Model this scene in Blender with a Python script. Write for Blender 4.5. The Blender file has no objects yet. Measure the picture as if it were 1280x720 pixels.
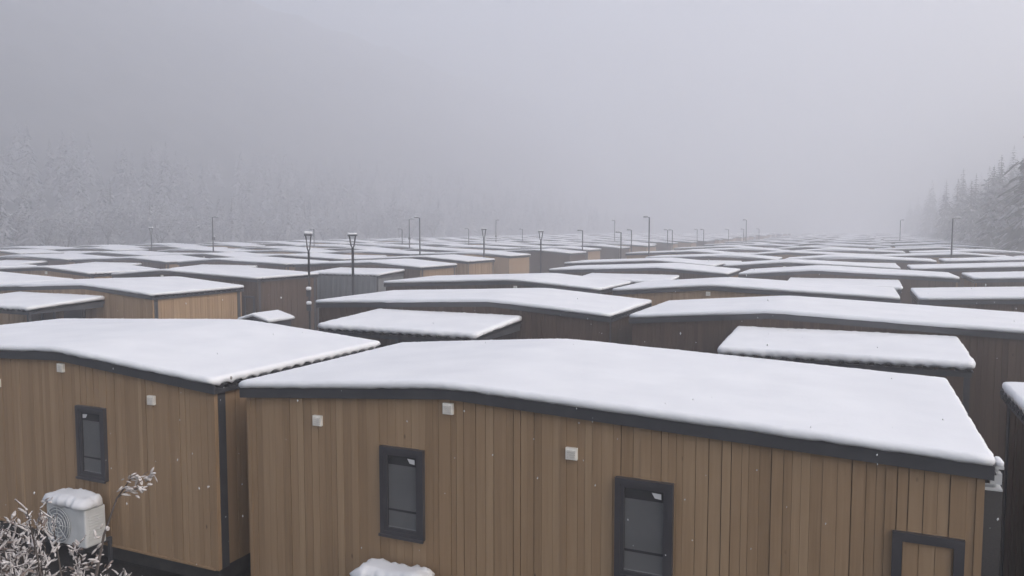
import bpy, math, random
import numpy as np
from mathutils import Vector, Matrix, noise

# ------------------------------------------------------------------ camera, sky, sun, exposure
S = bpy.context.scene
C = S.collection
R = math.radians
CAM_Z = 4.5
cam_data = bpy.data.cameras.new('camera')
cam_data.sensor_width = 36.0
cam_data.lens = 36.0 * 966.8 / 1280.0
cam_data.clip_start = 0.05
cam_data.clip_end = 3000
cam = bpy.data.objects.new('camera', cam_data)
cam.location = (0, 0, CAM_Z)
cam.rotation_euler = (R(90 - 4.107), 0, R(24.1))
C.objects.link(cam)
S.camera = cam

SUN_EL, SUN_AZ = 38.0, 98.0          # degrees; azimuth clockwise from +Y
world = bpy.data.worlds.new('World')
S.world = world
world.use_nodes = True
wn = world.node_tree
wn.nodes.clear()
w_out = wn.nodes.new('ShaderNodeOutputWorld')
w_bg = wn.nodes.new('ShaderNodeBackground')
w_sky = wn.nodes.new('ShaderNodeTexSky')
w_sky.sky_type = 'NISHITA'
w_sky.sun_disc = False
w_sky.sun_elevation = R(SUN_EL)
w_sky.sun_rotation = R(SUN_AZ)
w_sky.dust_density = 4.0
w_hsv = wn.nodes.new('ShaderNodeHueSaturation')   # snow cloud: the blue is gone from the sky
w_hsv.inputs['Saturation'].default_value = 0.68
wn.links.new(w_sky.outputs[0], w_hsv.inputs['Color'])
wn.links.new(w_hsv.outputs[0], w_bg.inputs['Color'])
w_bg.inputs['Strength'].default_value = 0.15
wn.links.new(w_bg.outputs[0], w_out.inputs['Surface'])

sun_data = bpy.data.lights.new('sun', 'SUN')
sun_data.energy = 0.9
sun_data.angle = R(60)
sun_data.color = (1.0, 0.97, 0.94)
sun = bpy.data.objects.new('sun', sun_data)
d = Vector((math.sin(R(SUN_AZ)) * math.cos(R(SUN_EL)), math.cos(R(SUN_AZ)) * math.cos(R(SUN_EL)), math.sin(R(SUN_EL))))
sun.rotation_euler = (-d).to_track_quat('-Z', 'Y').to_euler()
sun.location = (0, 0, 300)
C.objects.link(sun)

S.view_settings.view_transform = 'Standard'
S.view_settings.look = 'None'
S.view_settings.gamma = 1.0
S.view_settings.use_curve_mapping = False
S.view_settings.exposure = 0.66
S.cycles.use_denoising = True
S.cycles.max_bounces = 8
S.cycles.diffuse_bounces = 3
S.cycles.volume_bounces = 6
S.cycles.use_adaptive_sampling = True
HAZE = 0.0070


# ------------------------------------------------------------------ helpers
class MB:
    """collects vertices and faces, builds ONE mesh"""
    def __init__(self):
        self.v, self.f, self.m, self.t = [], [], [], []

    def add(self, vs, fs, mi=0, tone=0.5):
        o = len(self.v)
        self.v += [tuple(p) for p in vs]
        for f in fs:
            self.f.append(tuple(i + o for i in f))
            self.m.append(mi)
            self.t.append(tone)
        return self

    def box(self, x0, x1, y0, y1, z0, z1, mi=0, tone=0.5):
        vs = [(x0, y0, z0), (x1, y0, z0), (x1, y1, z0), (x0, y1, z0), (x0, y0, z1), (x1, y0, z1), (x1, y1, z1), (x0, y1, z1)]
        return self.add(vs, [(0, 3, 2, 1), (4, 5, 6, 7), (0, 1, 5, 4), (1, 2, 6, 5), (2, 3, 7, 6), (3, 0, 4, 7)], mi, tone)

    def slantbox(self, x0, x1, y0, y1, z0, za, zb, mi=0, tone=0.5, axis='x'):
        """box whose top is za at the low end and zb at the high end of the axis"""
        if axis == 'x':
            tz = (za, zb, zb, za)
        else:
            tz = (za, za, zb, zb)
        vs = [(x0, y0, z0), (x1, y0, z0), (x1, y1, z0), (x0, y1, z0), (x0, y0, tz[0]), (x1, y0, tz[1]), (x1, y1, tz[2]), (x0, y1, tz[3])]
        return self.add(vs, [(0, 3, 2, 1), (4, 5, 6, 7), (0, 1, 5, 4), (1, 2, 6, 5), (2, 3, 7, 6), (3, 0, 4, 7)], mi, tone)

    def tube(self, pts, rad, n=8, mi=0, tone=0.5, cap=True):
        pts = [Vector(p) for p in pts]
        if not hasattr(rad, '__len__'):
            rad = [rad] * len(pts)
        vs, fs = [], []
        ref = Vector((0.31, 0.17, 1.0)).normalized()
        for i, p in enumerate(pts):
            a = pts[min(i + 1, len(pts) - 1)] - pts[max(i - 1, 0)]
            a.normalize()
            s = a.cross(ref if abs(a.dot(ref)) < 0.95 else Vector((1, 0, 0))).normalized()
            u = s.cross(a)
            for k in range(n):
                th = 2 * math.pi * k / n
                vs.append(p + (s * math.cos(th) + u * math.sin(th)) * rad[i])
        for i in range(len(pts) - 1):
            for k in range(n):
                fs.append((i * n + k, i * n + (k + 1) % n, (i + 1) * n + (k + 1) % n, (i + 1) * n + k))
        if cap:
            fs.append(tuple(range(n)))
            fs.append(tuple(reversed(range((len(pts) - 1) * n, len(pts) * n))))
        return self.add(vs, fs, mi, tone)

    def mesh(self, name, mats, smooth=False, mirror=False, tones=False):
        me = bpy.data.meshes.new(name)
        v = [(-p[0], p[1], p[2]) for p in self.v] if mirror else self.v
        f = [tuple(reversed(q)) for q in self.f] if mirror else self.f
        me.from_pydata(v, [], f)
        for m in mats:
            me.materials.append(m)
        me.polygons.foreach_set('material_index', self.m)
        if smooth:
            me.polygons.foreach_set('use_smooth', [True] * len(f))
        if tones:
            at = me.attributes.new('tone', 'FLOAT', 'FACE')
            at.data.foreach_set('value', self.t)
        me.update()
        return me


def link(name, me, parent=None, loc=(0, 0, 0), rotz=0.0):
    o = bpy.data.objects.new(name, me)
    o.location = loc
    o.rotation_euler = (0, 0, rotz)
    if parent is not None:
        o.parent = parent
    C.objects.link(o)
    return o


def tag(o, label=None, cat=None, group=None, kind=None):
    if label: o['label'] = label
    if cat: o['category'] = cat
    if group: o['group'] = group
    if kind: o['kind'] = kind
    return o


ORD = ['first', 'second', 'third', 'fourth', 'fifth', 'sixth', 'seventh', 'eighth', 'ninth', 'tenth', 'eleventh', 'twelfth', 'thirteenth',
       'fourteenth', 'fifteenth', 'sixteenth', 'seventeenth', 'eighteenth', 'nineteenth', 'twentieth', 'twenty-first', 'twenty-second',
       'twenty-third', 'twenty-fourth', 'twenty-fifth', 'twenty-sixth', 'twenty-seventh', 'twenty-eighth', 'twenty-ninth', 'thirtieth']


# ------------------------------------------------------------------ materials
def new_mat(name, color=(0.5, 0.5, 0.5), rough=0.7, metal=0.0, spec=0.5):
    m = bpy.data.materials.new(name)
    m.use_nodes = True
    b = m.node_tree.nodes['Principled BSDF']
    b.inputs['Base Color'].default_value = (*color, 1)
    b.inputs['Roughness'].default_value = rough
    b.inputs['Metallic'].default_value = metal
    b.inputs['Specular IOR Level'].default_value = spec
    return m, m.node_tree, b


def noise_tex(nt, scale, detail=4, vec=None, rough=0.55):
    n = nt.nodes.new('ShaderNodeTexNoise')
    n.inputs['Scale'].default_value = scale
    n.inputs['Detail'].default_value = detail
    n.inputs['Roughness'].default_value = rough
    if vec is not None:
        nt.links.new(vec, n.inputs['Vector'])
    return n


def ramp(nt, fac, stops):
    r = nt.nodes.new('ShaderNodeValToRGB')
    r.color_ramp.elements[0].position = stops[0][0]
    r.color_ramp.elements[0].color = (*stops[0][1], 1)
    r.color_ramp.elements[1].position = stops[-1][0]
    r.color_ramp.elements[1].color = (*stops[-1][1], 1)
    for p, c in stops[1:-1]:
        e = r.color_ramp.elements.new(p)
        e.color = (*c, 1)
    nt.links.new(fac, r.inputs[0])
    return r


def bump(nt, b, height, strength, dist):
    n = nt.nodes.new('ShaderNodeBump')
    n.inputs['Strength'].default_value = strength
    n.inputs['Distance'].default_value = dist
    nt.links.new(height, n.inputs['Height'])
    nt.links.new(n.outputs[0], b.inputs['Normal'])


def mat_varied(name, c0, c1, scale, rough=0.7, bump_s=0.0, bump_d=0.01, metal=0.0, spec=0.5, stretch=None):
    m, nt, b = new_mat(name, c0, rough, metal, spec)
    tc = nt.nodes.new('ShaderNodeTexCoord')
    vec = tc.outputs['Object']
    if stretch:
        mp = nt.nodes.new('ShaderNodeMapping')
        mp.inputs['Scale'].default_value = stretch
        nt.links.new(vec, mp.inputs['Vector'])
        vec = mp.outputs[0]
    n = noise_tex(nt, scale, 5, vec)
    r = ramp(nt, n.outputs['Fac'], [(0.32, c0), (0.68, c1)])
    nt.links.new(r.outputs[0], b.inputs['Base Color'])
    if bump_s:
        bump(nt, b, n.outputs['Fac'], bump_s, bump_d)
    return m


def mat_snow(name, specks=True):
    m, nt, b = new_mat(name, (0.86, 0.87, 0.90), 0.75, 0, 0.25)
    tc = nt.nodes.new('ShaderNodeTexCoord')
    vec = tc.outputs['Object']
    a = noise_tex(nt, 1.3, 3, vec)
    f = noise_tex(nt, 22.0, 4, vec)
    r = ramp(nt, a.outputs['Fac'], [(0.3, (0.69, 0.698, 0.724)), (0.7, (0.755, 0.762, 0.782))])
    col = r.outputs[0]
    if specks:                                       # a few fallen twigs and needles on the snow
        vo = nt.nodes.new('ShaderNodeTexVoronoi')
        vo.inputs['Scale'].default_value = 0.9
        nt.links.new(vec, vo.inputs['Vector'])
        lt = nt.nodes.new('ShaderNodeMath'); lt.operation = 'LESS_THAN'
        lt.inputs[1].default_value = 0.022
        nt.links.new(vo.outputs['Distance'], lt.inputs[0])
        mx = nt.nodes.new('ShaderNodeMix'); mx.data_type = 'RGBA'
        nt.links.new(lt.outputs[0], mx.inputs['Factor'])
        nt.links.new(col, mx.inputs['A'])
        mx.inputs['B'].default_value = (0.25, 0.23, 0.22, 1)
        col = mx.outputs['Result']
    nt.links.new(col, b.inputs['Base Color'])
    ad = nt.nodes.new('ShaderNodeMath'); ad.operation = 'MULTIPLY_ADD'
    ad.inputs[1].default_value = 0.3
    nt.links.new(f.outputs['Fac'], ad.inputs[0])
    nt.links.new(a.outputs['Fac'], ad.inputs[2])
    bump(nt, b, ad.outputs[0], 0.22, 0.03)
    return m


def mat_wood(name, dark, mid, light):
    """vertical boards: 'tone' is each board's own shade, the rest is grain and weathering"""
    m, nt, b = new_mat(name, mid, 0.72, 0, 0.25)
    tc = nt.nodes.new('ShaderNodeTexCoord')
    at = nt.nodes.new('ShaderNodeAttribute'); at.attribute_name = 'tone'
    oi = nt.nodes.new('ShaderNodeObjectInfo')
    # move the grain by board so that neighbours do not continue each other
    comb = nt.nodes.new('ShaderNodeCombineXYZ')
    mu = nt.nodes.new('ShaderNodeMath'); mu.operation = 'MULTIPLY'; mu.inputs[1].default_value = 37.0
    nt.links.new(at.outputs['Fac'], mu.inputs[0])
    nt.links.new(mu.outputs[0], comb.inputs[2])
    nt.links.new(mu.outputs[0], comb.inputs[0])
    addv = nt.nodes.new('ShaderNodeVectorMath'); addv.operation = 'ADD'
    nt.links.new(tc.outputs['Object'], addv.inputs[0]); nt.links.new(comb.outputs[0], addv.inputs[1])
    mp = nt.nodes.new('ShaderNodeMapping')
    mp.inputs['Scale'].default_value = (34, 34, 1.4)
    nt.links.new(addv.outputs[0], mp.inputs['Vector'])
    g = noise_tex(nt, 1.0, 5, mp.outputs[0], 0.6)
    mp2 = nt.nodes.new('ShaderNodeMapping'); mp2.inputs['Scale'].default_value = (1.6, 1.6, 0.35)
    nt.links.new(addv.outputs[0], mp2.inputs['Vector'])
    big = noise_tex(nt, 1.0, 3, mp2.outputs[0])
    # value = 0.55 tone + 0.3 grain + 0.15 patches
    m1 = nt.nodes.new('ShaderNodeMath'); m1.operation = 'MULTIPLY'; m1.inputs[1].default_value = 0.38
    nt.links.new(at.outputs['Fac'], m1.inputs[0])
    m2 = nt.nodes.new('ShaderNodeMath'); m2.operation = 'MULTIPLY_ADD'; m2.inputs[1].default_value = 0.50
    nt.links.new(g.outputs['Fac'], m2.inputs[0]); nt.links.new(m1.outputs[0], m2.inputs[2])
    m3 = nt.nodes.new('ShaderNodeMath'); m3.operation = 'MULTIPLY_ADD'; m3.inputs[1].default_value = 0.36
    nt.links.new(big.outputs['Fac'], m3.inputs[0]); nt.links.new(m2.outputs[0], m3.inputs[2])
    r = ramp(nt, m3.outputs[0], [(0.25, dark), (0.6, mid), (0.95, light)])
    # knots
    vo = nt.nodes.new('ShaderNodeTexVoronoi'); vo.inputs['Scale'].default_value = 1.0
    mp3 = nt.nodes.new('ShaderNodeMapping'); mp3.inputs['Scale'].default_value = (3.2, 3.2, 1.5)
    nt.links.new(addv.outputs[0], mp3.inputs['Vector']); nt.links.new(mp3.outputs[0], vo.inputs['Vector'])
    lt = nt.nodes.new('ShaderNodeMapRange')
    lt.inputs['From Min'].default_value = 0.025; lt.inputs['From Max'].default_value = 0.06
    lt.inputs['To Min'].default_value = 0.45; lt.inputs['To Max'].default_value = 1.0
    nt.links.new(vo.outputs['Distance'], lt.inputs['Value'])
    mm = nt.nodes.new('ShaderNodeVectorMath'); mm.operation = 'SCALE'
    nt.links.new(r.outputs[0], mm.inputs[0]); nt.links.new(lt.outputs[0], mm.inputs['Scale'])
    hs = nt.nodes.new('ShaderNodeHueSaturation')
    mr = nt.nodes.new('ShaderNodeMapRange')
    mr.inputs['To Min'].default_value = 0.88; mr.inputs['To Max'].default_value = 1.1
    nt.links.new(oi.outputs['Random'], mr.inputs['Value'])
    nt.links.new(mr.outputs[0], hs.inputs['Value'])
    nt.links.new(mm.outputs[0], hs.inputs['Color'])
    nt.links.new(hs.outputs[0], b.inputs['Base Color'])
    bump(nt, b, g.outputs['Fac'], 0.3, 0.004)
    return m


M = {}
M['snow'] = mat_snow('roof_snow')
M['snow_plain'] = mat_snow('fresh_snow', False)
M['wood'] = mat_wood('larch_cladding', (0.228, 0.148, 0.083), (0.322, 0.213, 0.124), (0.415, 0.292, 0.180))
M['wood_dark'] = mat_wood('stained_cladding', (0.066, 0.042, 0.030), (0.094, 0.061, 0.043), (0.128, 0.086, 0.062))
M['gap'] = new_mat('board_gap', (0.15, 0.098, 0.06), 0.9)[0]
M['fascia'] = mat_varied('anthracite_trim', (0.040, 0.041, 0.047), (0.055, 0.056, 0.062), 3.0, 0.45)
M['sheet'] = mat_varied('roof_sheet', (0.05, 0.052, 0.06), (0.075, 0.077, 0.085), 2.0, 0.4, metal=0.3)
M['frame'] = mat_varied('window_profile', (0.042, 0.041, 0.047), (0.055, 0.053, 0.060), 4.0, 0.4)
M['vent'] = mat_varied('vent_plastic', (0.76, 0.73, 0.67), (0.86, 0.83, 0.77), 20.0, 0.5)
M['vent_in'] = mat_varied('vent_grille', (0.62, 0.59, 0.54), (0.74, 0.70, 0.64), 20.0, 0.5)
M['sticker'] = new_mat('sticker_paper', (0.62, 0.62, 0.62), 0.6)[0]
M['blind'] = mat_varied('window_blind', (0.34, 0.343, 0.35), (0.42, 0.422, 0.43), 3.0, 0.8)
M['base'] = mat_varied('plinth', (0.03, 0.029, 0.028), (0.06, 0.057, 0.054), 5.0, 0.9)
M['pole'] = mat_varied('dark_steel', (0.040, 0.041, 0.046), (0.058, 0.058, 0.064), 4.0, 0.5, metal=0.2)
M['lamp_glass'] = new_mat('lamp_lens', (0.45, 0.45, 0.45), 0.3)[0]
M['ac'] = mat_varied('unit_casing', (0.52, 0.53, 0.53), (0.62, 0.63, 0.63), 6.0, 0.5)
M['ac_dark'] = mat_varied('unit_grille', (0.24, 0.26, 0.28), (0.32, 0.34, 0.36), 8.0, 0.6)
M['screen'] = mat_varied('porch_sheeting', (0.12, 0.125, 0.13), (0.19, 0.195, 0.20), 1.2, 0.6, 0.3, 0.05, stretch=(6, 6, 0.6))
M['slate'] = mat_varied('shed_sheet', (0.07, 0.075, 0.09), (0.10, 0.105, 0.12), 2.0, 0.6)
M['bark'] = mat_varied('bark', (0.055, 0.045, 0.038), (0.10, 0.085, 0.072), 9.0, 0.9, 0.4, 0.02)
M['needles'] = mat_varied('needles', (0.024, 0.033, 0.024), (0.050, 0.060, 0.042), 1.5, 0.8)
M['frost'] = mat_varied('frosted_twigs', (0.20, 0.20, 0.205), (0.52, 0.52, 0.535), 1.2, 0.85)
M['leaf_frost'] = mat_varied('snowed_leaf', (0.33, 0.295, 0.28), (0.66, 0.62, 0.60), 9.0, 0.8, 0.3, 0.01)
M['crust'] = mat_varied('snow_crust', (0.34, 0.31, 0.30), (0.70, 0.67, 0.66), 14.0, 0.8, 0.4, 0.01)
M['leaf_brown'] = mat_varied('withered_leaf', (0.13, 0.10, 0.085), (0.24, 0.19, 0.165), 9.0, 0.8)
M['stem'] = mat_varied('twig_bark', (0.075, 0.062, 0.055), (0.13, 0.11, 0.10), 14.0, 0.85)
gm, gnt, gb = new_mat('glazing', (0.06, 0.062, 0.066), 0.06, 0, 0.5)
gb.inputs['Alpha'].default_value = 0.3
M['glass'] = gm


def mat_ground():
    m, nt, b = new_mat('wet_gravel', (0.05, 0.05, 0.05), 0.85, 0, 0.2)
    tc = nt.nodes.new('ShaderNodeTexCoord')
    vec = tc.outputs['Object']
    fine = noise_tex(nt, 26.0, 5, vec)
    patch = noise_tex(nt, 0.55, 6, vec, 0.62)
    base = ramp(nt, fine.outputs['Fac'], [(0.3, (0.014, 0.013, 0.013)), (0.7, (0.038, 0.036, 0.034))])
    snowf = ramp(nt, patch.outputs['Fac'], [(0.70, (0, 0, 0)), (0.78, (1, 1, 1))])
    mx = nt.nodes.new('ShaderNodeMix'); mx.data_type = 'RGBA'
    nt.links.new(snowf.outputs[0], mx.inputs['Factor'])
    nt.links.new(base.outputs[0], mx.inputs['A'])
    mx.inputs['B'].default_value = (0.45, 0.45, 0.47, 1)
    nt.links.new(mx.outputs['Result'], b.inputs['Base Color'])
    bump(nt, b, fine.outputs['Fac'], 0.5, 0.03)
    return m


M['ground'] = mat_ground()
M['hill'] = mat_varied('snowy_slope', (0.06, 0.062, 0.06), (0.13, 0.13, 0.13), 0.09, 0.95)


# ------------------------------------------------------------------ ground, slopes
def gz(x, y):
    return 0.0062 * min(max(y - 7.0, 0.0), 230.0)


LEFT_EDGE, RIGHT_EDGE = -103.0, 14.2


def left_edge(y):
    return LEFT_EDGE + 0.10 * min(max(y - 130, 0), 250)


def hill_z(x, y):
    if x < left_edge(y):
        t = left_edge(y) - x
        n = noise.fractal(Vector((x * 0.02, y * 0.02, 3.1)), 1.0, 2.0, 4)
        z = t * t * 0.0085 if t < 20 else 3.4 + (t - 20) * 0.34
        if t > 45:
            z += (t - 45) ** 2 * 0.0045 if t < 95 else 11.25 + (t - 95) * 0.45
        return gz(x, y) + z + n * min(t * .06, 4)
    if x > RIGHT_EDGE and y > 55:
        t = (x - RIGHT_EDGE) * min((y - 55) / 25.0, 1.0)
        return gz(x, y) + (t * t * 0.02 if t < 12 else t * 0.48 - 2.88)
    return gz(x, y)


XS = [-245, -240] + list(range(-230, -70, 8)) + list(range(-70, 20, 10)) + [19.5, 23, 27, 32, 40, 50, 62, 76, 92, 110]
YS = [-60, -40, -20, -8, 0, 7, 15, 25, 35, 50, 65, 80, 95, 110, 125, 140, 160, 180, 200, 225, 250, 290, 340, 400, 470, 540, 600]


def sheet(name, xs, ys, zf, mat, kind='structure'):
    mb = MB()
    vs = [(x, y, zf(x, y)) for y in ys for x in xs]
    n = len(xs)
    fs = [(j * n + i, j * n + i + 1, (j + 1) * n + i + 1, (j + 1) * n + i) for j in range(len(ys) - 1) for i in range(n - 1)]
    mb.add(vs, fs)
    o = link(name, mb.mesh(name, [mat], smooth=True))
    tag(o, kind=kind)
    return o


tag(sheet('ground', [-305, -290, -275, -265] + list(range(-240, 121, 12)) + [125], YS, lambda x, y: gz(x, y), M['ground']), 'dark wet gravel ground with thin patches of snow', 'ground')
HYS = list(range(10, 601, 10))
HT = (194, 186, 178, 170, 162, 154, 146, 138, 130, 122, 114, 106, 98, 90, 82, 74, 66, 58, 50, 42, 36, 30, 25, 20, 16, 12, 8, 4, 1)
mb = MB()
mb.add([(left_edge(y) - t, y, hill_z(left_edge(y) - t, y) - 0.15 + 0.9 * noise.noise(Vector((t * .07, y * .07, 0)))) for y in HYS for t in HT],
       [(b * len(HT) + a, b * len(HT) + a + 1, (b + 1) * len(HT) + a + 1, (b + 1) * len(HT) + a) for b in range(len(HYS) - 1) for a in range(len(HT) - 1)])
tag(tag(link('hillside', mb.mesh('hillside', [M['hill']], True)), kind='structure'),
    'snow dusted forest slope rising left of the camp into the fog', 'hill')
tag(sheet('hillside', [RIGHT_EDGE + t for t in (1, 4, 8, 12, 16, 20, 26, 32, 40, 50, 62, 76, 92)], [55, 58, 62, 66, 70] + list(range(75, 601, 10)),
          lambda x, y: hill_z(x, y) - 0.15 + 0.9 * noise.noise(Vector((x * .07, y * .07, 5))), M['hill']),
    'wooded slope along the far right edge of the camp', 'hill')

# ------------------------------------------------------------------ the air: one box of even haze round everything
hz = MB().box(-315, 132, -64, 610, -1.2, 150)
hm = bpy.data.materials.new('snow_haze')
hm.use_nodes = True
hm.node_tree.nodes.clear()
ho = hm.node_tree.nodes.new('ShaderNodeOutputMaterial')
pv = hm.node_tree.nodes.new('ShaderNodeVolumePrincipled')
pv.inputs['Color'].default_value = (0.97, 0.973, 1.0, 1)
pv.inputs['Density'].default_value = HAZE
pv.inputs['Anisotropy'].default_value = 0.45
hm.node_tree.links.new(pv.outputs[0], ho.inputs['Volume'])
tag(link('haze', hz.mesh('haze', [hm])), 'pale falling-snow haze over the whole camp', 'haze', kind='stuff')

# ------------------------------------------------------------------ the cabin
W, DEP = 7.48, 3.38
RX = 2.72                      # ridge, measured from the short-eave side
OV = 0.08
ZB = 0.35                      # underside of the cabin above the ground
# heights above the cabin's underside are given + ZB
ZS, ZR, ZL = ZB + 2.32, ZB + 2.545, ZB + 2.335


def roof_z(x, soft=0.0):
    a = ZS + (ZR - ZS) * (x + OV) / (RX + OV)
    b = ZL + (ZR - ZL) * (W + OV - x) / (W + OV - RX)
    if soft:
        k = soft
        return -k * math.log(math.exp(-a / k) + math.exp(-b / k))
    return min(a, b)


def snow_cap(x0, x1, y0, y1, zf, t, nx, ny, r, seed, lump=0.25, rings=(75, 45, 15, -15, -50), rib=None, tv=0.09, tf=0.5):
    """a soft snow slab lying on the surface zf, with a rounded lip; rib = (axis, start, depth): the lip sags into the sheet's troughs"""
    mb = MB()
    sx, sy = 7.3 * seed + 1.7, 3.1 * seed

    def nz(x, y, s):
        return noise.noise(Vector((x * s + sx, y * s + sy, seed * 1.37)))
    ax0, ax1, ay0, ay1 = x0 + r, x1 - r, y0 + r, y1 - r
    xs = [ax0 + (ax1 - ax0) * i / nx for i in range(nx + 1)]
    ys = [ay0 + (ay1 - ay0) * j / ny for j in range(ny + 1)]

    def tt(x, y):
        return t * (1 + tv * nz(x, y, tf) + 0.04 * nz(x, y, 2.3))
    vs = [(x, y, zf(x, y) + tt(x, y)) for y in ys for x in xs]
    n = nx + 1
    fs = [(j * n + i, j * n + i + 1, (j + 1) * n + i + 1, (j + 1) * n + i) for j in range(ny) for i in range(nx)]
    loop = [(i, 0) for i in range(nx)] + [(nx, j) for j in range(ny)] + [(i, ny) for i in range(nx, 0, -1)] + [(0, j) for j in range(ny, 0, -1)]
    prev = [j * n + i for i, j in loop]
    L = len(loop)
    rz = t * 0.62
    for a in rings:
        ca, sa = math.cos(R(a)), math.sin(R(a))
        cur = []
        for i, j in loop:
            dx = -1 if i == 0 else (1 if i == nx else 0)
            dy = -1 if j == 0 else (1 if j == ny else 0)
            x, y = xs[i], ys[j]
            corner = 0.80 if dx and dy else 1.0
            q = (1 + lump * nz(x, y, 3.1) + 0.6 * lump * nz(x, y, 9.0) + 0.9 * lump * nz(x + a * .01, y, 24.0)) * corner
            ox, oy = dx * r * q * ca, dy * r * q * ca
            z0 = zf(x + ox, y + oy)
            z = z0 + tt(x, y) - rz + rz * sa + t * 0.10 * lump / .25 * nz(x, y + a * .02, 17.0)
            if a == rings[-1]:
                z = z0 - 0.004 + 0.012 * nz(x, y, 7.0)
            if rib and a <= -15 and ((rib[0] == 'y' and dx) or (rib[0] == 'x' and dy)):
                ph = (((y if rib[0] == 'y' else x) - rib[1]) % 0.22) / 0.22
                sag = 0.5 - 0.5 * math.cos(2 * math.pi * min(ph / 0.62, 1.0))
                z -= rib[2] * sag * (1 if a == rings[-1] else .5)
            vs.append((x + ox, y + oy, z))
            cur.append(len(vs) - 1)
        for k in range(L):
            fs.append((prev[k], cur[k], cur[(k + 1) % L], prev[(k + 1) % L]))
        prev = cur
    fs.append(tuple(reversed(prev)))
    mb.add(vs, fs)
    return mb


def boards(mb, a0, a1, side, y, zf, z0, rng, wmin=0.060, wmax=0.118, proud=0.018, holes=()):
    """vertical boards on one wall; side: 'y-' / 'y+' run along x, 'x-' / 'x+' run along y"""
    a = a0
    while a < a1 - 0.01:
        w = rng.uniform(wmin, wmax)
        if a + w > a1 - 0.05:
            w = a1 - a
        gap = rng.choice((0.002, 0.003, 0.005, 0.008))
        p = proud + rng.uniform(-0.005, 0.005)
        tn = min(max(rng.gauss(0.5, 0.25), 0.02), 1.0)
        za, zb = zf(a), zf(a + w - gap)
        if side == 'y-':
            mb.slantbox(a, a + w - gap, y - p, y, z0, za, zb, 0, tn)
        elif side == 'y+':
            mb.slantbox(a, a + w - gap, y, y + p, z0, za, zb, 0, tn)
        elif side == 'x-':
            mb.slantbox(y - p, y, a, a + w - gap, z0, za, zb, 0, tn, 'y')
        else:
            mb.slantbox(y, y + p, a, a + w - gap, z0, za, zb, 0, tn, 'y')
        a += w


MESH = {}


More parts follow.
